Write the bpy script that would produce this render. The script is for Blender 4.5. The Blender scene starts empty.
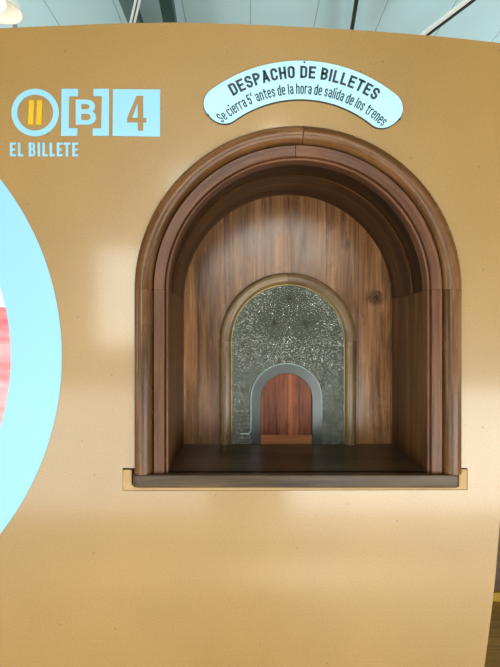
import bpy, bmesh, math, random
from mathutils import Vector, Matrix

random.seed(7)
R = math.radians
SC = bpy.context.scene
COL = SC.collection
S = 0.0023            # metres per photograph pixel on the wall face
D = 490 * S           # camera to wall
EYE = 1.5

# ------------------------------------------------------------------ camera
cam = bpy.data.cameras.new('camera')
cam.sensor_fit = 'VERTICAL'
cam.sensor_height = 24.0
cam.lens = 490 / 667 * 24.0
cam.clip_start = 0.02
cam_o = bpy.data.objects.new('camera', cam)
COL.objects.link(cam_o)
cam_o.location = (0, -D, EYE)
cam_o.rotation_euler = (R(90), 0, 0)
SC.camera = cam_o

# ------------------------------------------------------------------ world, lights, exposure
w = bpy.data.worlds.new('World')
SC.world = w
w.use_nodes = True
bg = w.node_tree.nodes['Background']
bg.inputs['Color'].default_value = (0.72, 0.90, 1.0, 1)
bg.inputs['Strength'].default_value = 0.6


def area(name, loc, rot, sx, sy, power, col):
    l = bpy.data.lights.new(name, 'AREA')
    l.shape = 'RECTANGLE'
    l.size, l.size_y = sx, sy
    l.energy = power
    l.color = col
    o = bpy.data.objects.new(name, l)
    COL.objects.link(o)
    o.location = loc
    o.rotation_euler = rot
    return o


COOL = (0.90, 0.97, 0.95)
# unseen daylight: low doors, high windows added behind camera for reflections; side windows too
area('unseen_daylight', (-1.0, -2.86, 1.8), (R(90), 0, 0), 0.5, 0.8, 18, COOL)
area('unseen_daylight', (0.05, -2.86, 2.45), (R(90), 0, 0), 1.4, 0.8, 42, COOL)
area('unseen_daylight', (2.05, -2.86, 0.55), (R(90), 0, 0), 3.5, 1.0, 148, COOL)  # low door lights, added to brighten the panel below its top
area('unseen_daylight', (-2.0, -2.86, 0.55), (R(90), 0, 0), 3.3, 1.0, 72, COOL)
area('unseen_daylight', (-5.75, -1.4, 1.1), (R(90), 0, R(-90)), 1.2, 1.6, 62, COOL)
area('unseen_daylight', (5.75, -1.4, 1.1), (R(90), 0, R(90)), 1.2, 1.6, 28, COOL)
sun = bpy.data.lights.new('sun', 'SUN')
sun.energy = 24.0
sun.angle = R(1.0)
sun.color = (1.0, 0.93, 0.80)
sun_o = bpy.data.objects.new('sun', sun)
COL.objects.link(sun_o)
sun_o.rotation_euler = (R(50), 0, R(6))     # 40 degrees high, from behind the camera, through the added door opening
# daylight in the hall beyond the panel, from its side windows
area('unseen_daylight', (-5.75, 3.4, 2.2), (R(90), 0, R(-90)), 3.0, 2.4, 240, COOL)
area('unseen_daylight', (5.75, 3.4, 2.2), (R(90), 0, R(90)), 3.0, 2.4, 240, COOL)
SC.view_settings.view_transform = 'Standard'
SC.view_settings.look = 'None'
SC.view_settings.gamma = 1.0
SC.view_settings.use_curve_mapping = False
SC.view_settings.exposure = 0.0


# ------------------------------------------------------------------ helpers
def wx(px):
    return (px - 250) * S


def wz(py):
    return EYE - (py - 333.5) * S


def seen(px, py, z):
    """point of a horizontal plane at height z seen at this place"""
    d = (z - EYE) / ((333.5 - py) / 490)
    return Vector(((px - 250) / 490 * d, d - D, z))


def props(o, label=None, cat=None, group=None, kind=None):
    if label: o['label'] = label
    if cat: o['category'] = cat
    if group: o['group'] = group
    if kind or label: o['kind'] = kind or 'thing'
    return o


def empty(name, loc, label, cat, group=None):
    o = bpy.data.objects.new(name, None)
    o.empty_display_size = 0.05
    o.location = loc
    COL.objects.link(o)
    return props(o, label, cat, group)


def finish(name, me, mat, parent=None, smooth=None):
    me.name = name
    me.materials.clear()
    for m in (mat if isinstance(mat, (list, tuple)) else [mat]):
        me.materials.append(m)
    if smooth is not None:
        for p in me.polygons:
            p.use_smooth = True
        me.set_sharp_from_angle(angle=R(smooth))
    o = bpy.data.objects.new(name, me)
    COL.objects.link(o)
    if parent:
        o.parent = parent
        o.matrix_parent_inverse = Matrix.Translation(-parent_world(parent))
    return o


def parent_world(p):
    v = Vector(p.location)
    while p.parent:
        v = v + p.matrix_parent_inverse.translation + p.parent.location
        p = p.parent
    return v


def from_bm(name, bm, mat, parent=None, smooth=None):
    me = bpy.data.meshes.new(name)
    bmesh.ops.recalc_face_normals(bm, faces=bm.faces)
    bm.to_mesh(me)
    bm.free()
    return finish(name, me, mat, parent, smooth)


def flat_mesh(loops, y0, y1, bevel=0.0):
    """solid sheet in the wall plane between depths y0<y1, loops = outline and holes of (x, z)"""
    cu = bpy.data.curves.new('tmp', 'CURVE')
    cu.dimensions = '2D'
    cu.fill_mode = 'BOTH'
    cu.extrude = (y1 - y0) / 2 - bevel
    cu.bevel_depth = bevel
    cu.bevel_resolution = 2
    cu.offset = -bevel
    for lp in loops:
        sp = cu.splines.new('POLY')
        sp.points.add(len(lp) - 1)
        for p, (x, z) in zip(sp.points, lp):
            p.co = (x, z, 0, 1)
        sp.use_cyclic_u = True
    o = bpy.data.objects.new('tmp', cu)
    COL.objects.link(o)
    dg = bpy.context.evaluated_depsgraph_get()
    me = bpy.data.meshes.new_from_object(o.evaluated_get(dg))
    bpy.data.objects.remove(o)
    bpy.data.curves.remove(cu)
    me.transform(Matrix.Translation((0, (y0 + y1) / 2, 0)) @ Matrix.Rotation(R(90), 4, 'X'))
    return me


def flat(name, loops, y0, y1, mat, parent=None, bevel=0.0, smooth=None):
    return finish(name, flat_mesh(loops, y0, y1, bevel), mat, parent, smooth)


def W(pts):
    return [(wx(a), wz(b)) for a, b in pts]


def ring_pts(cx, cy, r, n=96):
    return [(cx + r * math.cos(2 * math.pi * k / n), cy - r * math.sin(2 * math.pi * k / n)) for k in range(n)]


def grain_uv(bm, along, scale=1.0):
    """UVs in metres, U along the grain axis"""
    uv = bm.loops.layers.uv.verify()
    for f in bm.faces:
        n = f.normal
        ax = [0, 1, 2]
        ax.remove(along)
        # the across coordinate: the axis the face is least perpendicular to
        ac = ax[0] if abs(n[ax[0]]) < abs(n[ax[1]]) else ax[1]
        for l in f.loops:
            l[uv].uv = (l.vert.co[along] * scale, l.vert.co[ac] * scale + 0.37 * l.vert.co[ax[0] + ax[1] - ac])


def box_bm(x0, x1, y0, y1, z0, z1, bevel=0.0, seg=2, along=0):
    bm = bmesh.new()
    bmesh.ops.create_cube(bm, size=1)
    for v in bm.verts:
        v.co = Vector(((x0 + x1) / 2 + v.co.x * (x1 - x0), (y0 + y1) / 2 + v.co.y * (y1 - y0), (z0 + z1) / 2 + v.co.z * (z1 - z0)))
    if bevel:
        bmesh.ops.bevel(bm, geom=list(bm.edges), offset=bevel, segments=seg, affect='EDGES', profile=0.5)
    bm.normal_update()
    grain_uv(bm, along)
    return bm


def beam_bm(a, b, wd, ht):
    """a straight bar from a to b, wd wide (horizontal), ht tall"""
    a, b = Vector(a), Vector(b)
    d = (b - a).normalized()
    sd = d.cross(Vector((0, 0, 1))).normalized() * wd / 2
    up = sd.cross(d).normalized() * ht / 2
    bm = bmesh.new()
    vs = [[bm.verts.new(p + i * sd + j * up) for i, j in ((-1, -1), (1, -1), (1, 1), (-1, 1))] for p in (a, b)]
    for k in range(4):
        bm.faces.new((vs[0][k], vs[0][(k + 1) % 4], vs[1][(k + 1) % 4], vs[1][k]))
    bm.faces.new(vs[0][::-1])
    bm.faces.new(vs[1])
    return bm


def tube_bm(pts, r, n=10, closed=False, bm=None):
    pts = [Vector(p) for p in pts]
    bm = bm or bmesh.new()
    rings = []
    m = len(pts)
    for i, p in enumerate(pts):
        if closed:
            t = (pts[(i + 1) % m] - pts[i - 1]).normalized()
        else:
            t = (pts[min(i + 1, m - 1)] - pts[max(i - 1, 0)]).normalized()
        a = t.cross(Vector((0, 1, 0)))
        if a.length < 0.05:
            a = t.cross(Vector((1, 0, 0)))
        a.normalize()
        b = t.cross(a).normalized()
        rings.append([bm.verts.new(p + r * (math.cos(2 * math.pi * k / n) * a + math.sin(2 * math.pi * k / n) * b)) for k in range(n)])
    for i in range(m if closed else m - 1):
        q = rings[(i + 1) % m]
        for k in range(n):
            bm.faces.new((rings[i][k], rings[i][(k + 1) % n], q[(k + 1) % n], q[k]))
    if not closed:
        bm.faces.new(rings[0][::-1])
        bm.faces.new(rings[-1])
    return bm


def lathe_bm(prof, n=40, axis_pt=(0, 0, 0), close=False):
    bm = bmesh.new()
    rings = []
    for r, z in prof:
        rings.append([bm.verts.new((axis_pt[0] + r * math.cos(2 * math.pi * k / n), axis_pt[1] + r * math.sin(2 * math.pi * k / n), axis_pt[2] + z)) for k in range(n)])
    for i in range(len(prof) - 1):
        for k in range(n):
            bm.faces.new((rings[i][k], rings[i][(k + 1) % n], rings[i + 1][(k + 1) % n], rings[i + 1][k]))
    if close:
        bm.faces.new(rings[0][::-1])
        bm.faces.new(rings[-1])
    return bm


def sweep_bm(path, prof):
    """path = list of (x, z, nx, nz, s); prof = closed list of (outward, y).  UV: U along the path."""
    bm = bmesh.new()
    uv = bm.loops.layers.uv.verify()
    n = len(prof)
    plen = [0]
    for k in range(n):
        a, b = prof[k], prof[(k + 1) % n]
        plen.append(plen[-1] + math.hypot(a[0] - b[0], a[1] - b[1]))
    rings = [[bm.verts.new((x + nx * u, y, z + nz * u)) for u, y in prof] for x, z, nx, nz, s in path]
    for i in range(len(path) - 1):
        for k in range(n):
            j = (k + 1) % n
            f = bm.faces.new((rings[i][k], rings[i][j], rings[i + 1][j], rings[i + 1][k]))
            uvs = ((path[i][4], plen[k]), (path[i][4], plen[k + 1]), (path[i + 1][4], plen[k + 1]), (path[i + 1][4], plen[k]))
            for l, c in zip(f.loops, uvs):
                l[uv].uv = c
    for rg in (rings[0], rings[-1]):
        f = bm.faces.new(rg)
        for l in f.loops:
            l[uv].uv = (l.vert.co.x, l.vert.co.y)
    return bm


def stroke_glyph(ch, a, xh):
    """centre lines of a narrow sign-painter's letter, baseline 0, capital height 1, width a -> (lines, width)"""
    def A(cx, cy, rx, ry, a0, a1, n=9):
        return [(cx + rx * math.cos(R(a0 + (a1 - a0) * k / n)), cy + ry * math.sin(R(a0 + (a1 - a0) * k / n))) for k in range(n + 1)]
    def ess(w_, h, q):
        return A(w_ / 2, h - q, w_ / 2, q, 12, 215) + A(w_ / 2, q, w_ / 2, q, 35, -168)
    def bowl(w_, h):
        r = w_ / 2
        return A(r, h - r, r, r, 0, 180) + A(r, r, r, r, 180, 360) + [(w_, h - r)]
    r = a * 0.55
    if ch == 'D': return [[(0, 0), (0, 1)] + A(a - r, 1 - r, r, r, 90, 0) + A(a - r, r, r, r, 0, -90) + [(0, 0), (0, .1)]], a
    if ch == 'E': return [[(a * .95, 1), (0, 1), (0, 0), (a * .95, 0)], [(0, .52), (a * .82, .52)]], a * .95
    if ch == 'S': return [ess(a, 1, .255)], a
    if ch == 'P': return [[(0, 0), (0, 1)] + A(a - .25, 1 - .26, .25, .26, 90, -90) + [(0, .48)]], a
    if ch == 'A': return [[(0, 0), (a * .56, 1)], [(a * .56, 1), (a * 1.12, 0)], [(a * .2, .27), (a * .92, .27)]], a * 1.12
    if ch == 'C': return [A(a / 2, 1 - a * .6, a / 2, a * .6, -5, 180) + A(a / 2, a * .6, a / 2, a * .6, 180, 365)], a
    if ch == 'H': return [[(0, 0), (0, 1)], [(a, 0), (a, 1)], [(0, .52), (a, .52)]], a
    if ch == 'O': return [A(a / 2, 1 - a * .6, a / 2, a * .6, 0, 180) + A(a / 2, a * .6, a / 2, a * .6, 180, 360) + [(a, 1 - a * .6)]], a
    if ch == 'B': return [[(0, .53), (0, 1)] + A(a * .95 - .23, 1 - .235, .23, .235, 90, -90) + [(0, .53)], [(0, .53)] + A(a - .26, .265, .26, .265, 90, -90) + [(0, 0), (0, .56)]], a
    if ch == 'I': return [[(0, 0), (0, 1)]], 0.0
    if ch == 'L': return [[(0, 1), (0, 0), (a * .9, 0)]], a * .9
    if ch == 'T': return [[(0, 1), (a * 1.05, 1)], [(a * .525, 1), (a * .525, 0)]], a * 1.05
    if ch == '5': return [[(a * .9, 1), (0, 1), (0, .56)] + A(a / 2, .32, a / 2, .32, 140, -160)], a
    if ch == "'": return [[(0.03, 1.05), (0, .84)]], 0.03
    if ch == 'e': return [[(0.02, xh * .52), (a, xh * .52)] + A(a / 2, xh - a * .55, a / 2, a * .55, 0, 180) + A(a / 2, a * .55, a / 2, a * .55, 180, 345)], a
    if ch == 'c': return [A(a / 2, xh - a * .55, a / 2, a * .55, 10, 180) + A(a / 2, a * .55, a / 2, a * .55, 180, 350)], a
    if ch == 'o': return [bowl(a, xh)], a
    if ch == 'i': return [[(0, 0), (0, xh - .04)], [(0, 1.0), (0, 1.08)]], 0.0
    if ch == 'l': return [[(0, 0), (0, 1)]], 0.0
    if ch == 'r': return [[(0, 0), (0, xh)], [(0, xh - a * .75)] + A(a * .6, xh - a * .6, a * .6, a * .6, 165, 70)], a * .72
    if ch in 'nh': return [[(0, 0), (0, 1 if ch == 'h' else xh)], [(0, xh - a * .7)] + A(a / 2, xh - a * .55, a / 2, a * .55, 165, 0) + [(a, 0)]], a
    if ch == 'a': return [A(a / 2, xh - a * .55, a / 2, a * .55, 165, 0) + [(a, 0)], [(a, xh * .58)] + A(a * .5, xh * .30, a * .5, xh * .28, 90, 270) + [(a, xh * .14)]], a
    if ch == 's': return [ess(a * .92, xh, xh * .26)], a * .92
    if ch == 'd': return [[(a, 0), (a, 1)], bowl(a, xh)], a
    if ch == 't': return [[(a * .35, .95)] + A(a * .35 + a * .5, a * .5, a * .5, a * .5, 180, 280), [(0, xh), (a * .85, xh)]], a * .85
    return [], a


def stroke_text(body, a, th, gap, sp, xh=0.74):
    """ribbons of the strokes as quads in (x, y); total width; letters stand between 0 and 1"""
    quads = []
    x = th / 2
    for ch in body:
        if ch == ' ':
            x += sp
            continue
        lines, wd = stroke_glyph(ch, a, xh)
        for ln_ in lines:
            p = [ln_[0]]
            for q in ln_[1:]:
                if math.hypot(q[0] - p[-1][0], q[1] - p[-1][1]) > 1e-4:
                    p.append(q)
            p = [(x + u, th / 2 + v * (1 - th)) for u, v in p]
            # square caps
            def ext(u, v):
                d_ = math.hypot(u[0] - v[0], u[1] - v[1])
                return (u[0] + (u[0] - v[0]) / d_ * th / 2, u[1] + (u[1] - v[1]) / d_ * th / 2)
            p2 = [ext(p[0], p[1])] + p[1:-1] + [ext(p[-1], p[-2])]
            side = []
            for k in range(len(p2)):
                d0 = Vector(p2[k]) - Vector(p2[k - 1]) if k else Vector(p2[1]) - Vector(p2[0])
                d1 = Vector(p2[k + 1]) - Vector(p2[k]) if k < len(p2) - 1 else d0
                d0.normalize(); d1.normalize()
                n0, n1 = Vector((-d0.y, d0.x)), Vector((-d1.y, d1.x))
                m_ = n0 + n1
                m_ = m_ / max(m_.length_squared / 2, 0.6) if m_.length > 1e-3 else n0
                c_ = Vector(p2[k])
                side.append((c_ + m_ * th / 2, c_ - m_ * th / 2))
            for k in range(len(side) - 1):
                quads.append((side[k][0], side[k][1], side[k + 1][1], side[k + 1][0]))
        x += wd + th + gap
    return quads, x - gap - th / 2


# ------------------------------------------------------------------ materials
def mat(name, color=(0.5, 0.5, 0.5), rough=0.5, metal=0.0, **kw):
    m = bpy.data.materials.new(name)
    m.use_nodes = True
    b = m.node_tree.nodes['Principled BSDF']
    b.inputs['Base Color'].default_value = (*color, 1)
    b.inputs['Roughness'].default_value = rough
    b.inputs['Metallic'].default_value = metal
    for k, v in kw.items():
        b.inputs[k.replace('_', ' ')].default_value = v
    return m


class NT:
    def __init__(self, m):
        self.nt = m.node_tree
        self.b = self.nt.nodes['Principled BSDF']

    def n(self, t, **kw):
        nd = self.nt.nodes.new(t)
        for k, v in kw.items():
            setattr(nd, k, v)
        return nd

    def l(self, a, b):
        self.nt.links.new(a, b)

    def ramp(self, fac, stops):
        r = self.n('ShaderNodeValToRGB')
        e = r.color_ramp.elements
        while len(e) < len(stops):
            e.new(0.5)
        for el, (p, c) in zip(e, stops):
            el.position = p
            el.color = (*c, 1) if len(c) == 3 else c
        self.l(fac, r.inputs['Fac'])
        return r.outputs['Color']

    def mixc(self, fac, a, b, mode='MIX'):
        m = self.n('ShaderNodeMix', data_type='RGBA', blend_type=mode)
        for sock, v in ((m.inputs[0], fac), (m.inputs[6], a), (m.inputs[7], b)):
            if isinstance(v, (int, float)):
                sock.default_value = v
            elif isinstance(v, tuple):
                sock.default_value = (*v, 1)
            else:
                self.l(v, sock)
        return m.outputs[2]

    def noise(self, vec, scale, detail=4, rough=0.55, dist=0.0):
        nd = self.n('ShaderNodeTexNoise')
        nd.inputs['Scale'].default_value = scale
        nd.inputs['Detail'].default_value = detail
        nd.inputs['Roughness'].default_value = rough
        nd.inputs['Distortion'].default_value = dist
        self.l(vec, nd.inputs['Vector'])
        return nd.outputs['Fac']

    def mapping(self, vec, scale=(1, 1, 1), loc=(0, 0, 0)):
        mp = self.n('ShaderNodeMapping')
        mp.inputs['Scale'].default_value = scale
        mp.inputs['Location'].default_value = loc
        self.l(vec, mp.inputs['Vector'])
        return mp.outputs['Vector']

    def math(self, op, a, b=0.0):
        m = self.n('ShaderNodeMath', operation=op)
        for s, v in zip(m.inputs, (a, b)):
            if isinstance(v, (int, float)):
                s.default_value = v
            else:
                self.l(v, s)
        return m.outputs[0]

    def bump(self, h, strength, dist=0.002):
        bp = self.n('ShaderNodeBump')
        bp.inputs['Strength'].default_value = strength
        bp.inputs['Distance'].default_value = dist
        self.l(h, bp.inputs['Height'])
        self.l(bp.outputs['Normal'], self.b.inputs['Normal'])


def wood(name, dark, mid, light, rough=0.35, seed=0.0, plank=0.0, spec=0.5, coat=0.0, knots=True, fine=1.0):
    m = mat(name, mid, rough)
    t = NT(m)
    uv = t.n('ShaderNodeTexCoord').outputs['UV']
    oi = t.n('ShaderNodeObjectInfo').outputs['Random']
    off = t.n('ShaderNodeCombineXYZ')
    t.l(t.math('MULTIPLY', oi, 9.0), off.inputs[0])
    t.l(t.math('MULTIPLY', oi, 5.0), off.inputs[1])
    vadd = t.n('ShaderNodeVectorMath', operation='ADD')
    t.l(uv, vadd.inputs[0])
    t.l(off.outputs[0], vadd.inputs[1])
    vec = t.mapping(vadd.outputs[0], loc=(seed, seed * 1.7, 0))
    if plank:
        sep = t.n('ShaderNodeSeparateXYZ')
        t.l(uv, sep.inputs[0])
        q = t.math('DIVIDE', sep.outputs[1], plank)
        idx = t.math('FLOOR', q)
        fr = t.math('FRACT', q)
        wn = t.n('ShaderNodeTexWhiteNoise', noise_dimensions='1D')
        t.l(idx, wn.inputs['W'])
        c = t.n('ShaderNodeCombineXYZ')
        t.l(t.math('MULTIPLY', wn.outputs['Value'], 7.0), c.inputs[0])
        va = t.n('ShaderNodeVectorMath', operation='ADD')
        t.l(vec, va.inputs[0])
        t.l(c.outputs[0], va.inputs[1])
        vec = va.outputs[0]
    broad = t.noise(t.mapping(vec, (1.6, 22, 1)), 1.0, 5, 0.6, 0.6)
    wav = t.noise(t.mapping(vec, (3.5, 90 * fine, 1)), 1.0, 5, 0.65, 0.9)
    pores = t.noise(t.mapping(vec, (14, 520 * fine, 1)), 1.0, 2, 0.5)
    mott = t.noise(t.mapping(vec, (5, 9, 1)), 1.0, 4, 0.6)
    f = t.math('ADD', t.math('MULTIPLY', broad, 0.55), t.math('MULTIPLY', wav, 0.45))
    col = t.ramp(f, [(0.36, dark), (0.49, mid), (0.63, light)])
    col = t.mixc(t.math('MULTIPLY', t.math('GREATER_THAN', pores, 0.6), 0.35), col, tuple(x * 0.6 for x in dark))
    col = t.mixc(0.6, col, t.ramp(mott, [(0.3, (0.62, 0.60, 0.58)), (0.7, (1.2, 1.17, 1.12))]), 'MULTIPLY')
    if knots:
        vo = t.n('ShaderNodeTexVoronoi')
        vo.inputs['Scale'].default_value = 1.0
        t.l(t.mapping(vec, (3.2, 7.5, 1)), vo.inputs['Vector'])
        k = t.ramp(vo.outputs['Distance'], [(0.03, (1, 1, 1)), (0.09, (0, 0, 0))])
        col = t.mixc(t.math('MULTIPLY', k, 0.75), col, tuple(x * 0.45 for x in dark))
    if plank:
        col = t.mixc(0.8, col, t.ramp(wn.outputs['Value'], [(0.0, (0.72, 0.68, 0.66)), (0.5, (1, 1, 1)), (1.0, (1.3, 1.26, 1.2))]), 'MULTIPLY')
        seam = t.math('LESS_THAN', fr, 0.0016 / plank)
        col = t.mixc(t.math('MULTIPLY', seam, 0.75), col, (0.006, 0.004, 0.003))
    t.l(col, t.b.inputs['Base Color'])
    t.l(t.ramp(mott, [(0.2, (rough - 0.08,) * 3), (0.8, (rough + 0.1,) * 3)]), t.b.inputs['Roughness'])
    t.b.inputs['Specular IOR Level'].default_value = spec
    t.b.inputs['Coat Weight'].default_value = coat
    t.b.inputs['Coat Roughness'].default_value = 0.12
    t.bump(t.math('ADD', t.math('MULTIPLY', wav, 0.35), t.math('MULTIPLY', mott, 1.4)), 0.08, 0.003)
    return m


M = {}
# tan laminate of the panel
m = mat('tan_laminate', (0.42, 0.245, 0.075), 0.47)
t = NT(m)
ob = t.n('ShaderNodeTexCoord').outputs['Object']
c = t.ramp(t.noise(ob, 2.2, 6, 0.6), [(0.3, (0.222, 0.125, 0.026)), (0.7, (0.270, 0.153, 0.034))])
c = t.mixc(0.6, c, t.ramp(t.noise(ob, 230, 2, 0.5), [(0.35, (0.86, 0.83, 0.78)), (0.65, (1.08, 1.06, 1.06))]), 'MULTIPLY')
vo = t.n('ShaderNodeTexVoronoi')
vo.inputs['Scale'].default_value = 26
t.l(ob, vo.inputs['Vector'])
sp_ = t.n('ShaderNodeSeparateColor')
t.l(vo.outputs['Color'], sp_.inputs[0])
spot = t.math('MULTIPLY', t.math('LESS_THAN', vo.outputs['Distance'], 0.055), t.math('GREATER_THAN', sp_.outputs[0], 0.62))
c = t.mixc(t.math('MULTIPLY', spot, 0.75), c, (0.10, 0.055, 0.02))
t.l(c, t.b.inputs['Base Color'])
t.bump(t.noise(ob, 3.0, 3, 0.5), 0.10, 0.02)
t.b.inputs['Specular IOR Level'].default_value = 0.65
t.b.inputs['Coat Weight'].default_value = 0.5
t.b.inputs['Coat Roughness'].default_value = 0.13
M['wall'] = m
M['board'] = mat('tan_fibreboard', (0.36, 0.225, 0.095), 0.7)
M['dark_board'] = mat('dark_backing', (0.03, 0.022, 0.016), 0.8)

M['frame'] = wood('worn_frame_wood', (0.046, 0.019, 0.006), (0.110, 0.050, 0.018), (0.185, 0.094, 0.038), 0.26, 0.0, coat=0.06, spec=0.16)
M['frame2'] = wood('reddish_frame_wood', (0.038, 0.014, 0.007), (0.096, 0.040, 0.019), (0.155, 0.070, 0.036), 0.34, 3.1, spec=0.15)
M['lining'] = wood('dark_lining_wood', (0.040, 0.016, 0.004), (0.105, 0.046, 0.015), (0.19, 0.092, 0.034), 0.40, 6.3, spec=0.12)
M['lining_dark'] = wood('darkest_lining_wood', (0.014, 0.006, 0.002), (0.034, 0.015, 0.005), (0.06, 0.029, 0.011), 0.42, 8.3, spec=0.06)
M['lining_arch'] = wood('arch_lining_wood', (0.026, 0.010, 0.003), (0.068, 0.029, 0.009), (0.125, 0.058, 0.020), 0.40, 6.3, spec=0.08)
M['panel'] = wood('vertical_plank_wood', (0.050, 0.020, 0.008), (0.165, 0.075, 0.029), (0.30, 0.155, 0.066), 0.24, 1.9, plank=0.093, spec=0.27)
M['shelf'] = wood('dark_shelf_wood', (0.024, 0.013, 0.005), (0.060, 0.036, 0.016), (0.11, 0.068, 0.034), 0.32, 4.7, spec=0.18)
M['door'] = wood('red_brown_door_wood', (0.045, 0.010, 0.003), (0.14, 0.035, 0.010), (0.23, 0.068, 0.020), 0.4, 2.6, plank=0.034, knots=False, spec=0.15)
M['rail'] = wood('orange_rail_wood', (0.12, 0.04, 0.013), (0.24, 0.085, 0.030), (0.34, 0.14, 0.055), 0.4, 5.6, knots=False, spec=0.15)
M['inner'] = wood('olive_brown_arch_wood', (0.055, 0.031, 0.013), (0.115, 0.068, 0.031), (0.18, 0.115, 0.055), 0.26, 7.4, coat=0.06, spec=0.25)

t = NT(M['panel'])
geo = t.n('ShaderNodeTexCoord').outputs['Object']
vs_ = t.n('ShaderNodeVectorMath', operation='SUBTRACT')
t.l(geo, vs_.inputs[0])
vs_.inputs[1].default_value = (0.362, 0.29, 1.603)
kn = t.n('ShaderNodeVectorMath', operation='LENGTH')
t.l(t.mapping(vs_.outputs[0], (1, 0, 1.25)), kn.inputs[0])
kd = t.math('ADD', kn.outputs['Value'], t.math('MULTIPLY', t.math('SUBTRACT', t.noise(geo, 45, 3), 0.5), 0.03))
kc = t.ramp(kd, [(0.006, (0.16, 0.13, 0.12)), (0.013, (0.55, 0.48, 0.42)), (0.018, (0.30, 0.25, 0.22)), (0.034, (1, 1, 1))])
old = t.b.inputs['Base Color'].links[0].from_socket
t.l(t.mixc(1.0, old, kc, 'MULTIPLY'), t.b.inputs['Base Color'])

# textured greenish glass
m = mat('pebbled_glass', (0.27, 0.29, 0.225), 0.08, Specular_IOR_Level=0.42)
t = NT(m)
ob = t.n('ShaderNodeTexCoord').outputs['Object']
t.b.inputs['Transmission Weight'].default_value = 0.75
t.b.inputs['IOR'].default_value = 1.5
h1 = t.noise(ob, 120, 1, 0.5, 0.4)
h2 = t.noise(ob, 34, 2, 0.5)
# pressed rings of dots
sp2 = t.n('ShaderNodeSeparateXYZ')
t.l(ob, sp2.inputs[0])
rings = None
for gx, gz, gp in ((0.115, 1.60, 0.013), (0.07, 1.53, 0.011), (0.16, 1.53, 0.011)):
    dx = t.math('SUBTRACT', sp2.outputs[0], gx)
    dz = t.math('SUBTRACT', sp2.outputs[2], gz)
    rr2 = t.math('SQRT', t.math('ADD', t.math('MULTIPLY', dx, dx), t.math('MULTIPLY', dz, dz)))
    an = t.math('ARCTAN2', dz, dx)
    v_ = t.math('MULTIPLY', t.math('SINE', t.math('MULTIPLY', rr2, 6.2832 / gp)), t.math('SINE', t.math('MULTIPLY', an, 18.0)))
    v_ = t.math('MULTIPLY', v_, t.math('LESS_THAN', rr2, 0.052))
    rings = v_ if rings is None else t.math('ADD', rings, v_)
hh = t.math('ADD', t.math('MULTIPLY', h1, 0.9), t.math('MULTIPLY', h2, 0.9))
t.bump(t.math('ADD', hh, t.math('MULTIPLY', rings, 0.16)), 1.0, 0.010)
M['glass'] = m
M['glass_edge'] = mat('polished_glass', (0.13, 0.145, 0.12), 0.28, Specular_IOR_Level=0.15, Transmission_Weight=0.8, IOR=1.5)
M['glass_line'] = mat('ground_glass_line', (0.36, 0.46, 0.44), 0.25)
M['brass'] = mat('brass', (0.36, 0.25, 0.08), 0.35, 0.9)
M['cloth_back'] = mat('grey_green_backing', (0.022, 0.024, 0.018), 0.6)

M['vinyl'] = mat('pale_vinyl', (0.20, 0.425, 0.545), 0.45)
M['yellow'] = mat('yellow_vinyl', (0.52, 0.31, 0.002), 0.4)
m = mat('red_pink_pale', (0.7, 0.1, 0.1), 0.3)
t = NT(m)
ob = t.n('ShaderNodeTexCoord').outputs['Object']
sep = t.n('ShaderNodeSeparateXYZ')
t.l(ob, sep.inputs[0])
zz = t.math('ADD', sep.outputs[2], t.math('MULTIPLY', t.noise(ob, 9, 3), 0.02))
c = t.ramp(t.noise(t.mapping(ob, (3, 1, 9)), 1.6, 3), [(0.42, (0.62, 0.06, 0.07)), (0.62, (0.72, 0.30, 0.32))])  # random pink bands over the red, pale above a set height
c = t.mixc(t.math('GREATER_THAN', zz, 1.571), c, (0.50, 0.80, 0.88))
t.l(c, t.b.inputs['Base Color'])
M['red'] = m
m = mat('white_enamel', (0.56, 0.86, 0.90), 0.18)
t = NT(m)
ob = t.n('ShaderNodeTexCoord').outputs['Object']
c = t.ramp(t.noise(ob, 60, 5, 0.7), [(0.25, (0.28, 0.36, 0.36)), (0.34, (0.33, 0.58, 0.66)), (0.7, (0.36, 0.62, 0.70))])
t.l(c, t.b.inputs['Base Color'])
M['enamel'] = m
M['enamel_rim'] = mat('enamel_rim', (0.30, 0.56, 0.60), 0.2)
M['rust'] = mat('chipped_dark_edge', (0.030, 0.030, 0.035), 0.6)
M['ink'] = mat('navy_ink', (0.010, 0.012, 0.030), 0.4)
M['screw'] = mat('dark_screw', (0.02, 0.018, 0.018), 0.4, 0.6)

m = mat('ceiling_sheet', (0.47, 0.66, 0.70), 0.6)
t = NT(m)
ob = t.n('ShaderNodeTexCoord').outputs['Object']
sep = t.n('ShaderNodeSeparateXYZ')
t.l(ob, sep.inputs[0])
fr = t.math('FRACT', t.math('DIVIDE', sep.outputs[0], 0.62))
c = t.mixc(t.math('LESS_THAN', fr, 0.012), (0.47, 0.66, 0.70), (0.22, 0.30, 0.32))
t.l(c, t.b.inputs['Base Color'])
M['ceiling'] = m
m = wood('floor_boards', (0.14, 0.070, 0.014), (0.24, 0.125, 0.028), (0.33, 0.19, 0.050), 0.35, 2.2, plank=0.12, knots=False)
M['floor'] = m
M['plaster'] = mat('pale_plaster', (0.30, 0.31, 0.29), 0.8)
M['green'] = mat('dark_green_steel', (0.012, 0.050, 0.042), 0.45)
M['greygreen'] = mat('grey_green_steel', (0.075, 0.13, 0.12), 0.5)
M['black'] = mat('black_steel', (0.010, 0.014, 0.014), 0.5)
M['white'] = mat('white_paint', (0.80, 0.80, 0.76), 0.4)
M['grey'] = mat('grey_paint', (0.20, 0.22, 0.22), 0.5)
M['yellow_paint'] = mat('yellow_paint', (0.36, 0.20, 0.006), 0.6)
M['plinth'] = wood('plinth_wood', (0.05, 0.025, 0.015), (0.11, 0.055, 0.03), (0.16, 0.085, 0.05), 0.45, 9.0, knots=False)
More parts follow.
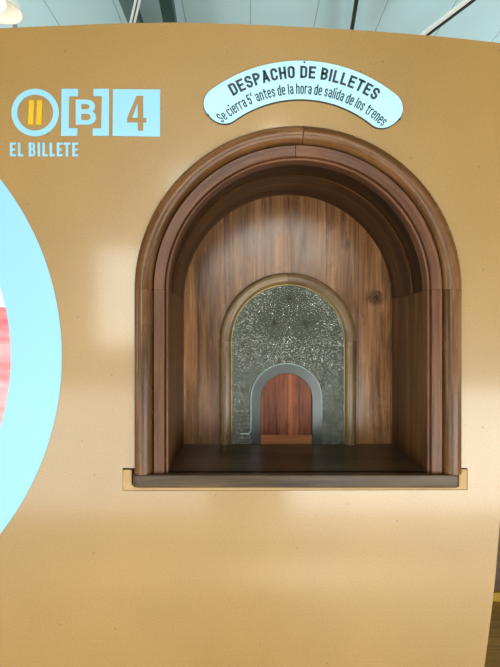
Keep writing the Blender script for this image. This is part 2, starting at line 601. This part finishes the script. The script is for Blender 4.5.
m = mat('lamp_glow', (1, 0.9, 0.7), 0.4)
m.node_tree.nodes['Principled BSDF'].inputs['Emission Color'].default_value = (1, 0.86, 0.60, 1)
m.node_tree.nodes['Principled BSDF'].inputs['Emission Strength'].default_value = 2.5
M['glow'] = m


M['low_bounce'] = wood('low_bounce_boards', (0.02, 0.012, 0.006), (0.045, 0.027, 0.014), (0.07, 0.045, 0.025), 0.6, 3.0, plank=0.15, knots=False)
M['mat'] = mat('dark_reflection_strip', (0.02, 0.018, 0.016), 0.9)

# ------------------------------------------------------------------ room shell
def struct(name, bm, mm, parent=None, smooth=None):
    o = from_bm(name, bm, mm, parent, smooth)
    o['kind'] = 'structure'
    return o


XR, YB, YF, HC = 5.8, -2.9, 6.5, 4.5
fl = box_bm(-XR, XR, YB, YF, -0.06, 0, along=0)
struct('floor', fl, M['floor'])
struct('ceiling', box_bm(-XR, XR, 1.2, YF, HC, HC + 0.06), M['ceiling'])
struct('ceiling_front', box_bm(-XR, XR, YB, 1.2, HC, HC + 0.06), M['low_bounce'])  # unseen; made dark so less light bounces onto the panel
struct('wall_far', box_bm(-XR, XR, YF, YF + 0.1, 0, HC), M['plaster'])


def wall_with_windows(name, ln, wins, axis, pos, thick, high=()):
    """wall along x (axis 0) or y (axis 1); wins = list of (centre, width, z0, z1)"""
    bm = bmesh.new()
    a0, a1 = ln
    cuts = sorted((c - wd / 2, c + wd / 2, z0, z1) for c, wd, z0, z1 in wins)
    def add(u0, u1, z0, z1):
        if u1 - u0 < 1e-4 or z1 - z0 < 1e-4:
            return
        b = (box_bm(u0, u1, pos, pos + thick, z0, z1) if axis == 0 else box_bm(pos, pos + thick, u0, u1, z0, z1))
        me = bpy.data.meshes.new('t'); b.to_mesh(me); b.free(); bm.from_mesh(me); bpy.data.meshes.remove(me)
    u = a0
    for c0, c1, z0, z1 in cuts:
        add(u, c0, 0, HC); add(c0, c1, 0, z0)
        v = c0
        for h, hw, h0, h1 in high:
            if c0 <= h <= c1:
                add(v, h - hw / 2, z1, HC); add(h - hw / 2, h + hw / 2, z1, h0); add(h - hw / 2, h + hw / 2, h1, HC)
                v = h + hw / 2
        add(v, c1, z1, HC)
        u = c1
    add(u, a1, 0, HC)
    return struct(name, bm, M['plaster'])


wall_with_windows('wall_back', (-XR, XR), [(0.08, 7.46, 0.05, 1.05)], 0, YB - 0.1, 0.1, [(-1.0, 0.5, 1.4, 2.2), (0.05, 1.4, 2.05, 2.85)])
wall_with_windows('wall_left', (YB, YF), [(-1.4, 1.2, 0.3, 1.9), (3.4, 3.0, 1.0, 3.4)], 1, -XR - 0.1, 0.1)
wall_with_windows('wall_right', (YB, YF), [(-1.4, 1.2, 0.3, 1.9), (3.4, 3.0, 1.0, 3.4)], 1, XR, 0.1)

# the free-standing tan panel that fills the picture
top = [(-560, 40), (-300, 38), (-120, 35), (0, 28.3), (60, 25.8), (110, 23.7), (165, 22.6), (200, 22.9), (250, 24.6), (330, 28.4), (375, 31.4), (425, 35.2), (470, 39.6), (503, 43.4)]
right = [(506, 180), (506.5, 333), (504, 440), (501.5, 500), (498.8, 536), (493.7, 592), (484.3, 667), (470, 760), (452, 870), (437, 985.6)]


def smooth_line(pts, n=6):
    out = []
    P = [pts[0]] + pts + [pts[-1]]
    for i in range(1, len(P) - 2):
        for k in range(n):
            t_ = k / n
            p0, p1, p2, p3 = P[i - 1], P[i], P[i + 1], P[i + 2]
            out.append(tuple(0.5 * (2 * p1[j] + (p2[j] - p0[j]) * t_ + (2 * p0[j] - 5 * p1[j] + 4 * p2[j] - p3[j]) * t_ ** 2 + (3 * p1[j] - p0[j] - 3 * p2[j] + p3[j]) * t_ ** 3) for j in (0, 1)))
    return out + [pts[-1]]


CX, CY = 297.5, 290.0       # centre of the big arch
ZS = 472.0                  # shelf top
outline = smooth_line(top) + smooth_line(right)[0:] + [(-560, 985.6)]
hole = [(CX + 151 * math.cos(a), CY - 151 * math.sin(a)) for a in [math.pi * k / 48 for k in range(49)]]
hole = hole + [(CX - 151, 468), (122.6, 468), (122.6, 491), (467.6, 490), (467.6, 468), (CX + 151, 468)]
wall = flat('wall_front', [W(outline), W(hole)], 0.0, 0.36, M['wall'])
wall['kind'] = 'structure'
# recessed filler board round the shelf end and an unseen cover added behind to block light leaking through
rec = flat('recess_board', [W([(112, 470.3), (131.2, 470.3), (131.2, 485.5), (457.5, 485.5), (457.5, 469.8), (478, 469.8), (478, 500), (112, 500)])], 0.0025, 0.012, M['board'], wall)
rec['kind'] = 'structure'
rec['label'] = 'paler board showing in the cut-out round the wooden shelf'
back = from_bm('backing', box_bm(wx(60), wx(495), 0.362, 0.372, wz(560), wz(80)), M['dark_board'], wall)
back['kind'] = 'structure'

# ------------------------------------------------------------------ the wooden ticket window
tw = empty('ticket_window', (wx(CX), 0, wz(484.5)), 'arched dark wooden ticket window niche set in the tan panel under the enamel sign', 'ticket window')


def arch_path(r, a0, a1, cy, n=40):
    """arc part; angles from the right horizontal, degrees"""
    out = []
    for k in range(n + 1):
        a = R(a0 + (a1 - a0) * k / n)
        out.append((wx(CX + r * math.cos(a)), wz(cy - r * math.sin(a)), math.cos(a), math.sin(a), (R(a0) + (a - R(a0))) * r * S))
    return out


def leg_path(r, side, y0, y1):
    n = 6
    return [(wx(CX + side * r), wz(y0 + (y1 - y0) * k / n), side, 0, (y0 + (y1 - y0) * k / n) * S + (2.0 if side > 0 else 0)) for k in range(n + 1)]


def moulding(name, r, prof, mm, cy=CY, bottom=ZS, split=None, sm=35, parent=tw, post='post', gap=0.25):
    pr = [(u * S, -v) for u, v in prof]
    obs = []
    for sd in (-1, 1):
        obs.append(from_bm(post, sweep_bm(leg_path(r, sd, cy + gap, bottom), pr), mm, parent, sm))
    if split is None:
        obs.append(from_bm(name, sweep_bm(arch_path(r, 0, 180, cy, 72), pr), mm, parent, sm))
    else:
        obs.append(from_bm(name, sweep_bm(arch_path(r, 0, split - 0.12, cy), pr), mm, parent, sm))
        obs.append(from_bm(name, sweep_bm(arch_path(r, split + 0.12, 180, cy), pr), mm, parent, sm))
    return obs


# outer half-round moulding
bull = [(-9.0, -0.012), (-9.0, 0.004)] + [(-9 * math.cos(R(a)), 0.006 + 0.020 * math.sin(R(a))) for a in range(8, 173, 8)] + [(9.0, 0.004), (9.0, -0.012)]
for o in moulding('arch_moulding', 153.2, bull, M['frame'], split=88.3, post='moulding_post'):
    pass
# flat reddish casing between the half-round and the opening
cas = [(-8.6, -0.02), (-8.6, -0.006), (-6.6, -0.006), (-6.6, 0.0095), (-6.0, 0.0115), (3.7, 0.0125), (4.5, 0.010), (4.8, -0.010), (9, -0.012), (9, -0.02)]
moulding('arch_casing', 138.6, cas, M['frame2'], split=91, post='casing_post')
# thin bead at the mouth of the niche
bead = [(-1.6, -0.022)] + [(-1.6 * math.cos(R(a)), 0.004 + 0.0045 * math.sin(R(a))) for a in range(0, 181, 20)] + [(1.6, -0.022)]
moulding('arch_bead', 129.9, bead, M['frame2'], post='bead_post')
# niche lining, 0.29 deep: arch in two rings, straight sides below
DEP = 0.29
def lin(r_in, y0, y1):
    return [(0, -y0), (0, -y1), (6, -y1), (6, -y0)]
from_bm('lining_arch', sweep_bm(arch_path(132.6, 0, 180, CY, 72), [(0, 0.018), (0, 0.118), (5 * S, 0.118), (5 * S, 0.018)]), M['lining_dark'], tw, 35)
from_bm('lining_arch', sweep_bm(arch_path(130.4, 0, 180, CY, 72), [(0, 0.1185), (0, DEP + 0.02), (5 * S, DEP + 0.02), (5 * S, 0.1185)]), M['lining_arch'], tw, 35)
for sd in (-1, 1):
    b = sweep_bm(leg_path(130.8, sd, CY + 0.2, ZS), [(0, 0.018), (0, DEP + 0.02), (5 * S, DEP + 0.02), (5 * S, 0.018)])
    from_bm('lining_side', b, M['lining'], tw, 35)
# back panel
bm = bmesh.new()
uvl = bm.loops.layers.uv.verify()
bp = [(CX + 135 * math.cos(math.pi * k / 48), CY - 135 * math.sin(math.pi * k / 48)) for k in range(49)] + [(CX - 135, 478), (CX + 135, 478)]
vf = [bm.verts.new((wx(a), DEP, wz(b))) for a, b in bp]
vb = [bm.verts.new((wx(a), DEP + 0.015, wz(b))) for a, b in bp]
bm.faces.new(vf[::-1]); bm.faces.new(vb)
for k in range(len(bp)):
    j = (k + 1) % len(bp)
    bm.faces.new((vf[k], vf[j], vb[j], vb[k]))
for f in bm.faces:
    for l in f.loops:
        l[uvl].uv = (l.vert.co.z, l.vert.co.x + 2.012)
from_bm('back_panel', bm, M['panel'], tw)
# counter shelf: a deep board with a wider rounded nose
sh = box_bm(wx(CX - 136), wx(CX + 136), -0.004, DEP + 0.02, wz(483), wz(ZS), along=0)
me = bpy.data.meshes.new('t')
nose = [(133.6, 0.0), (134.2, 0)]
n_bm = bmesh.new()
def rr(x0, x1, y0, y1, r, n=6):
    pts = []
    for cx_, cy_, a0 in ((x1 - r, y1, None), (x0 + r, y1, None)):
        pass
    pts.append((x1, y1))
    pts.append((x0, y1))
    for k in range(n + 1):
        a = R(180 + 90 * k / n)
        pts.append((x0 + r + r * math.cos(a), y0 + r + r * math.sin(a)))
    for k in range(n + 1):
        a = R(270 + 90 * k / n)
        pts.append((x1 - r + r * math.cos(a), y0 + r + r * math.sin(a)))
    return pts
foot = rr(wx(134.8), wx(455.8), -0.028, 0.010, 0.011)
lo = [n_bm.verts.new((a, b, wz(483.9))) for a, b in foot]
hi = [n_bm.verts.new((a, b, wz(ZS))) for a, b in foot]
n_bm.faces.new(lo[::-1]); n_bm.faces.new(hi)
for k in range(len(foot)):
    j = (k + 1) % len(foot)
    n_bm.faces.new((lo[k], lo[j], hi[j], hi[k]))
bmesh.ops.bevel(n_bm, geom=[e for e in n_bm.edges if abs(e.verts[0].co.z - e.verts[1].co.z) < 1e-6], offset=0.0028, segments=3, affect='EDGES', profile=0.5)
n_bm.normal_update()
grain_uv(n_bm, 0)
shelf = from_bm('counter_shelf', sh, M['shelf'], tw)
from_bm('shelf_nosing', n_bm, M['shelf'], tw, 35)

# small inner arch round the glass
C2 = 343.0
ib = [(-7.6, -0.002)] + [(-7.6 * math.cos(R(a)), 0.004 + 0.015 * math.sin(R(a))) for a in range(0, 181, 12)] + [(7.6, -0.002)]
ib = [(u, v - DEP) for u, v in ib]
moulding('inner_arch_moulding', 78.0, ib, M['inner'], cy=C2, bottom=ZS, split=90.5, post='inner_post')

# the glass with its arched mouth, the door behind
y_g0, y_g1 = DEP - 0.007, DEP - 0.001
HX, HR, HY = 295.6, 32.2, 415.5
g_out = [(CX + 71 * math.cos(math.pi * k / 40), C2 - 71 * math.sin(math.pi * k / 40)) for k in range(41)] + [(CX - 71, ZS - 0.3)]
def mouth(r):
    return [(HX + r * math.cos(math.pi * k / 30), HY - r * math.sin(math.pi * k / 30)) for k in range(31)]
rb = HR + 12
g_loop = g_out + [(HX - rb, ZS - 0.3)] + mouth(rb)[::-1] + [(HX + rb, ZS - 0.3), (CX + 71, ZS - 0.3)]
glass = flat('glass_pane', [W(g_loop)], y_g0, y_g1, M['glass'], tw)
glass['label'] = 'greenish pebbled glass'
b_loop = [(HX - rb + .2, ZS - 0.3)] + mouth(rb - .2)[::-1] + [(HX + rb - .2, ZS - 0.3), (HX + HR, ZS - 0.3)] + mouth(HR) + [(HX - HR, ZS - 0.3)]
flat('polished_border', [W(b_loop)], y_g0 - 0.002, y_g1, M['glass_edge'], glass, bevel=0.0008)
# fine light line engraved round the mouth, with its foot at the left
ln = [(HX - rb - 14, 459), (HX - rb - 4, 459), (HX - rb - 1.2, 457), (HX - rb, 452)] + [(HX - rb, 452 - 6 * k) for k in range(1, 6)] + mouth(rb)[::-1] + [(HX + rb, 440)]
from_bm('engraved_line', tube_bm([(wx(a), y_g0 - 0.0005, wz(b)) for a, b in ln], 0.0011, 8), M['glass_line'], glass, 60)
# brass rim at the edge of the glass
rim = [(CX + 70.6, ZS - 1)] + [(CX + 70.6 * math.cos(math.pi * k / 40), C2 - 70.6 * math.sin(math.pi * k / 40)) for k in range(41)] + [(CX - 70.6, ZS - 1)]
from_bm('brass_rim', tube_bm([(wx(a), y_g0 - 0.001, wz(b)) for a, b in rim], 0.0009, 8), M['brass'], glass, 60)
# grey-green sheet behind the glass and the little door filling the mouth
sheet_loop = [(CX + 75 * math.cos(math.pi * k / 40), C2 - 75 * math.sin(math.pi * k / 40)) for k in range(41)] + [(CX - 75, ZS), (HX - HR - 1.5, ZS)] + mouth(HR + 1.5)[::-1] + [(HX + HR + 1.5, ZS), (CX + 75, ZS)]
flat('backing_sheet', [W(sheet_loop)], DEP - 0.0008, DEP - 0.0002, M['cloth_back'], tw)
dl = [(HX + HR + 1.2, ZS)] + mouth(HR + 1.2) + [(HX - HR - 1.2, ZS)]
bm = bmesh.new()
uvl = bm.loops.layers.uv.verify()
vf = [bm.verts.new((wx(a), DEP - 0.0012, wz(b))) for a, b in dl]
vb = [bm.verts.new((wx(a), DEP - 0.0001, wz(b))) for a, b in dl]
bm.faces.new(vf[::-1]); bm.faces.new(vb)
for k in range(len(dl)):
    j = (k + 1) % len(dl)
    bm.faces.new((vf[k], vf[j], vb[j], vb[k]))
for f in bm.faces:
    for l in f.loops:
        l[uvl].uv = (l.vert.co.z * 1.6, l.vert.co.x * 1.0 + 2.0)
door = from_bm('hatch_door', bm, M['door'], tw)
door['label'] = 'red-brown arched hatch of narrow boards'
rl = from_bm('bottom_rail', box_bm(wx(HX - HR + .3), wx(HX + HR - .3), DEP - 0.0045, DEP - 0.0012, wz(ZS), wz(461), 0.0006, along=0), M['rail'], door)

# ------------------------------------------------------------------ enamel sign
A0, A1 = -43.4, 46.6        # ends, degrees from the vertical (left negative)
SX, SY, RI, RO = 300.0, 213.0, 112.5, 151.0


def pol(a, r):
    return (SX + r * math.sin(R(a)), SY - r * math.cos(R(a)))


def sign_loop(inset, corner=17.0):
    ri, ro = RI + inset, RO - inset
    rm = (ri + ro) / 2
    a0 = A0 + math.degrees(inset / rm)
    a1 = A1 - math.degrees(inset / rm)
    c = corner - inset * 0.6
    out = []
    def corner_pts(sgn, r_edge, a_end, inner):
        rc = r_edge + c if inner else r_edge - c
        ac = a_end - sgn * math.degrees(c / rm)
        seq = []
        for k in range(11):
            ph = R(90 * k / 10)
            da = c * math.sin(ph)
            dr = c * math.cos(ph)
            seq.append((ac + sgn * math.degrees(da / rm), rc - dr if inner else rc + dr))
        return seq
    ro_r = corner_pts(1, ro, a1, False)
    ri_r = corner_pts(1, ri, a1, True)[::-1]
    ri_l = corner_pts(-1, ri, a0, True)
    ro_l = corner_pts(-1, ro, a0, False)[::-1]
    def arc(aa, ab, r):
        return [(aa + (ab - aa) * k / 40, r) for k in range(1, 40)]
    poly = ro_l + arc(ro_l[-1][0], ro_r[0][0], ro) + ro_r + ri_r + arc(ri_r[-1][0], ri_l[0][0], ri) + ri_l
    return [pol(a, r) for a, r in poly]


sg = empty('enamel_sign', (wx(300), 0, wz(97)), 'curved white enamel sign with navy lettering DESPACHO DE BILLETES above the wooden arch', 'sign')
flat('sign_edge', [W(sign_loop(-0.3))], -0.0045, 0.0, M['rust'], sg)
flat('sign_plate', [W(sign_loop(0.15))], -0.0072, -0.0040, M['enamel'], sg, bevel=0.0012, smooth=40)
from_bm('raised_rim', tube_bm([(wx(a), -0.0068, wz(b)) for a, b in sign_loop(3.2)], 0.0009, 8, closed=True), M['enamel_rim'], sg, 60)


def arc_text(name, body, rb, height, a0, a1, mm, parent, y, a, th, gap, sp):
    quads, wid = stroke_text(body, a, th, gap, sp)
    bm = bmesh.new()
    for q in quads:
        vs = []
        for u, v in q:
            px, py = pol(a0 + (a1 - a0) * u / wid, rb + height * v)
            vs.append((wx(px), wz(py)))
        f0 = [bm.verts.new((c_[0], y, c_[1])) for c_ in vs]
        f1 = [bm.verts.new((c_[0], y - 0.0004, c_[1])) for c_ in vs]
        bm.faces.new(f0); bm.faces.new(f1[::-1])
        for k in range(4):
            bm.faces.new((f0[k], f1[k], f1[(k + 1) % 4], f0[(k + 1) % 4]))
    return from_bm(name, bm, mm, parent)


arc_text('headline_lettering', 'DESPACHO DE BILLETES', 133.2, 12.4, -30.0, 33.7, M['ink'], sg, -0.0071, 0.36, 0.19, 0.11, 0.30)
arc_text('small_lettering', "Se cierra 5' antes de la hora de salida de los trenes", 117.4, 10.8, -41.2, 43.6, M['ink'], sg, -0.0071, 0.235, 0.128, 0.07, 0.20)
for px, py in ((208.6, 116.4), (304, 64.0), (398.8, 120.4)):
    b = lathe_bm([(0.0001, 0.0018), (0.0016, 0.0014), (0.0024, 0.0)], 12)
    bmesh.ops.rotate(b, verts=b.verts, matrix=Matrix.Rotation(R(90), 3, 'X'))
    bmesh.ops.translate(b, verts=b.verts, vec=(wx(px), -0.0071, wz(py)))
    from_bm('screw', b, M['screw'], sg, 50)

# ------------------------------------------------------------------ vinyl graphics on the panel
VY0, VY1 = -0.0014, -0.0002
GR = None
ci = empty('round_emblem', (wx(35.4), 0, wz(112.8)), 'pale ring emblem with two yellow bars inside, left of the bracketed letter B', 'emblem')
flat('ring', [W(ring_pts(35.4, 112.8, 23.7)), W(ring_pts(35.4, 112.8, 17.9))], VY0, VY1, M['vinyl'], ci)
for b in ([(28.1, 124.9), (33.5, 124.9), (34.3, 100.4), (29.3, 100.4)], [(36.2, 124.9), (41.5, 124.9), (42.4, 100.4), (37.4, 100.4)]):
    flat('yellow_bar', [W(b)], VY0, VY1, M['yellow'], ci)


def arc2(cx, cy, rx, ry, a0, a1, n=12):
    return [(cx + rx * math.cos(R(a0 + (a1 - a0) * k / n)), cy - ry * math.sin(R(a0 + (a1 - a0) * k / n))) for k in range(n + 1)]


def glyph_B(x0, x1, y0, y1, sx, sy):
    ym = (y0 + y1) / 2 - (y1 - y0) * 0.02
    h1, h2 = (ym - y0 + sy * .35) / 2, (y1 - ym + sy * .35) / 2
    xu = x1 - (x1 - x0) * 0.05
    rx = (x1 - x0) * 0.42
    cu, cl = y0 + h1, y1 - h2
    out = [(x0, y0)] + arc2(xu - rx, cu, rx, h1, 90, -50) + arc2(x1 - rx, cl, rx, h2, 50, -90) + [(x0, y1)]
    hu = [(x0 + sx, y0 + sy)] + arc2(xu - rx, (y0 + ym + sy / 2) / 2, rx - sx, (ym - sy / 2 - y0 - sy) / 2 + 0.001, 90, -90) + [(x0 + sx, ym - sy / 2)]
    # the upper bowl's counter is centred between its two strokes
    yc = (y0 + sy + ym - sy / 2) / 2
    hu = [(x0 + sx, y0 + sy)] + arc2(xu - rx, yc, max(rx - sx, 0.5), (ym - sy / 2 - y0 - sy) / 2, 90, -90) + [(x0 + sx, ym - sy / 2)]
    yc = (ym + sy / 2 + y1 - sy) / 2
    hl = [(x0 + sx, ym + sy / 2)] + arc2(x1 - rx, yc, max(rx - sx, 0.5), (y1 - sy - ym - sy / 2) / 2, 90, -90) + [(x0 + sx, y1 - sy)]
    return [out, hu, hl]


br = empty('bracketed_letter', (wx(85.5), 0, wz(112.6)), 'pale letter B between square brackets, between the ring and the numbered square', 'emblem')
flat('bracket', [W([(61.8, 89.1), (78.4, 89.1), (78.2, 96.5), (69.4, 96.5), (69.0, 128.4), (77.8, 128.4), (77.6, 136), (61.2, 136)])], VY0, VY1, M['vinyl'], br)
flat('bracket', [W([(93.6, 89.1), (109.4, 89.1), (109.0, 136), (92.9, 136), (93.0, 128.6), (101.4, 128.6), (102.0, 96.3), (93.6, 96.3)])], VY0, VY1, M['vinyl'], br)
flat('letter', [W(l) for l in glyph_B(75.9, 96.3, 99.8, 124.8, 5.6, 4.6)], VY0, VY1, M['vinyl'], br)
sq = flat('numbered_square', [W([(113.2, 89.4), (160.3, 89.8), (160.0, 136.9), (112.7, 136)]),
                              W([(136.6, 95.8), (143.4, 95.8), (143.4, 118.1), (146.6, 118.1), (146.6, 122.8), (143.4, 122.8), (143.4, 131), (137.8, 131), (137.8, 122.8), (127.1, 122.8), (127.1, 118.6)]),
                              W([(137.8, 103.5), (132.4, 118.1), (137.8, 118.1)])], VY0, VY1, M['vinyl'])
props(sq, 'pale square with the number 4 cut out, rightmost of the three emblems', 'emblem')


def glyph(ch, x0, x1, y0, y1, s):
    if ch == 'E':
        ym = (y0 + y1) / 2
        h = s * .85
        return [[(x0, y0), (x1, y0), (x1, y0 + h), (x0 + s, y0 + h), (x0 + s, ym - h / 2), (x1 - .7, ym - h / 2), (x1 - .7, ym + h / 2), (x0 + s, ym + h / 2), (x0 + s, y1 - h), (x1, y1 - h), (x1, y1), (x0, y1)]]
    if ch == 'L':
        return [[(x0, y0), (x0 + s, y0), (x0 + s, y1 - s * .9), (x1, y1 - s * .9), (x1, y1), (x0, y1)]]
    if ch == 'I':
        return [[(x0, y0), (x1, y0), (x1, y1), (x0, y1)]]
    if ch == 'T':
        c_ = (x0 + x1) / 2
        return [[(x0, y0), (x1, y0), (x1, y0 + s * .9), (c_ + s / 2, y0 + s * .9), (c_ + s / 2, y1), (c_ - s / 2, y1), (c_ - s / 2, y0 + s * .9), (x0, y0 + s * .9)]]
    return glyph_B(x0, x1, y0, y1, s, s * .85)


word = [('E', 10.2, 16.2), ('L', 18.2, 23.6), ('B', 28.9, 35.8), ('I', 37.9, 40.4), ('L', 42.6, 47.9), ('L', 49.8, 55.1), ('E', 57.0, 62.8), ('T', 63.8, 70.6), ('E', 72.4, 78.4)]
lt = empty('wall_lettering', (wx(44.5), 0, wz(156.5)), 'pale lettering EL BILLETE on the tan panel below the ring emblem', 'lettering')
for ch, x0, x1 in word:
    flat('letter', [W(l) for l in glyph(ch, x0, x1, 142.8, 156.5, 2.5)], VY0, VY1, M['vinyl'], lt)

# large disc cut by the left edge of the picture
dk = empty('round_graphic', (wx(-224), 0, wz(356.5)), 'very large pale ring with a red centre at the left edge of the panel', 'graphic')
flat('ring', [W(ring_pts(-224, 356.5, 286, 200)), W(ring_pts(-228, 357, 239, 200))], VY0, VY1, M['vinyl'], dk)
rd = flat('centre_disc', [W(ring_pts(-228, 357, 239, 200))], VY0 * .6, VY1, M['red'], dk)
rd['label'] = 'red centre with a pale top'

# ------------------------------------------------------------------ roof steel seen above the panel
def roof_bar(name, p, q, z, wd, ht, mm, label, cat, ext=(0.6, 0.5), group=None, dark=None):
    a, b = seen(*p, z), seen(*q, z)
    d = (b - a)
    a2, b2 = a - d * ext[0], b + d * ext[1]
    o = from_bm(name, beam_bm(a2, b2, wd, ht), mm)
    return props(o, label, cat, group)


roof_bar('roof_beam', (127.5, 0), (136, 23), 4.40, 0.10, 0.14, M['greygreen'], 'grey-green roof beam crossing behind the pair of white rods', 'beam', (0.8, 1.5))
roof_bar('roof_beam', (166.5, 0), (170.5, 23), 4.36, 0.11, 0.12, M['green'], 'dark green roof beam, widest of the beams above the panel', 'beam', (0.8, 1.5))
roof_bar('roof_beam', (356.5, 0), (352, 28), 4.40, 0.030, 0.05, M['black'], 'thin black roof bar right of the middle above the panel', 'beam', (0.8, 1.5))
roof_bar('roof_rod', (135.6, 0), (130.4, 23), 4.20, 0.016, 0.016, M['white'], 'left one of the pair of thin white rods above the panel', 'rod', (0.8, 1.0), 'thin white rods under the ceiling')
roof_bar('roof_rod', (139.8, 0), (134.4, 23), 4.20, 0.016, 0.016, M['white'], 'right one of the pair of thin white rods above the panel', 'rod', (0.8, 1.0), 'thin white rods under the ceiling')
tb = empty('tube_light', seen(445, 17, 4.25), 'slanting white tube on a dark rail under the ceiling at the upper right', 'tube light')
a, b = seen(467.5, 0, 4.25), seen(423, 34, 4.25)
d = b - a
from_bm('tube', tube_bm([a - d * 0.5, b + d * 0.4], 0.02, 14), M['white'], tb, 60)
off = Vector((0.030, 0.024, -0.004))
from_bm('rail', beam_bm(a - d * 0.5 + off, b + d * 0.4 + off, 0.025, 0.025), M['black'], tb)

# hanging lamp in the upper left corner
z0 = 3.35
c = seen(-1, 11, z0)
lp = empty('hanging_lamp', c, 'white hanging lamp shade with a lit bulb at the upper left corner', 'lamp')
rr_ = 22.0 / 490 * (c.y + D)
sh_b = lathe_bm([(rr_, 0), (rr_ * 0.98, 0.02), (rr_ * 0.72, 0.10), (rr_ * 0.40, 0.16), (rr_ * 0.30, 0.17), (rr_ * 0.28, 0.165), (rr_ * 0.38, 0.152), (rr_ * 0.69, 0.093), (rr_ * 0.945, 0.018), (rr_ * 0.96, 0), (rr_, 0)], 48, c)
from_bm('lamp_shade', sh_b, M['white'], lp, 50)
from_bm('socket', lathe_bm([(0.03, 0.10), (0.035, 0.11), (0.035, 0.22), (0.012, 0.25)], 20, c, True), M['grey'], lp, 50)
from_bm('bulb', lathe_bm([(0.001, 0.0), (0.022, 0.008), (0.036, 0.032), (0.036, 0.05), (0.022, 0.082), (0.018, 0.105)], 20, c), M['glow'], lp, 60)
from_bm('cable', tube_bm([c + Vector((0, 0, 0.24)), c + Vector((0, 0, HC - z0))], 0.006, 8), M['black'], lp, 60)

# brown plinth with a yellow foot beyond the lower right edge of the panel
fp = seen(497, 602, 0.0)
pl = empty('display_plinth', (fp.x + 0.35, fp.y + 0.30, 0), 'brown plinth with a yellow foot standing on the floor behind the panel, lower right', 'plinth')
from_bm('yellow_foot', box_bm(fp.x - 0.3, fp.x + 1.2, fp.y, fp.y + 0.62, 0, 0.05, 0.004), M['yellow_paint'], pl)
from_bm('body', box_bm(fp.x - 0.28, fp.x + 1.18, fp.y + 0.02, fp.y + 0.60, 0.05, 0.95, 0.004, along=0), M['plinth'], pl)

roof_bar('roof_strut', (12, 12), (15.5, 28), 4.0, 0.03, 0.03, M['grey'], 'short grey strut just right of and behind the hanging lamp', 'strut', (0.6, 0.6))
# dark strip added behind the camera to reflect as a band in the panel
mt = from_bm('reflection_strip', box_bm(-2.6, 2.6, -2.55, -2.15, 0.0, 0.012, 0.004), M['mat'])
props(mt, 'long dark strip added on the floor out of view to reflect as a band in the panel', 'mat')

# unseen glowing globes added behind the viewer to make the glass sparkle
m = mat('sparkle_glow', (1, 0.95, 0.85), 0.4)
m.node_tree.nodes['Principled BSDF'].inputs['Emission Color'].default_value = (1, 0.90, 0.70, 1)
m.node_tree.nodes['Principled BSDF'].inputs['Emission Strength'].default_value = 110
for gx, gy, gz, lab in ((-0.35, -2.3, 2.35, 'unseen glowing globe added for glass sparkle, nearer the tall narrow window'), (0.5, -2.3, 2.2, 'unseen glowing globe added for glass sparkle, the lower one'), (0.15, -1.9, 2.7, 'unseen glowing globe added for glass sparkle, nearest the panel')):
    gl = empty('sparkle_globe', (gx, gy, gz), lab, 'lamp')
    from_bm('globe', lathe_bm([(0.001, -0.045)] + [(0.045 * math.sin(R(a)), -0.045 * math.cos(R(a))) for a in range(15, 166, 15)] + [(0.001, 0.045)], 20, (gx, gy, gz)), m, gl, 60)
    from_bm('cable', tube_bm([(gx, gy, gz + 0.044), (gx, gy, HC)], 0.005, 8), M['black'], gl, 60)
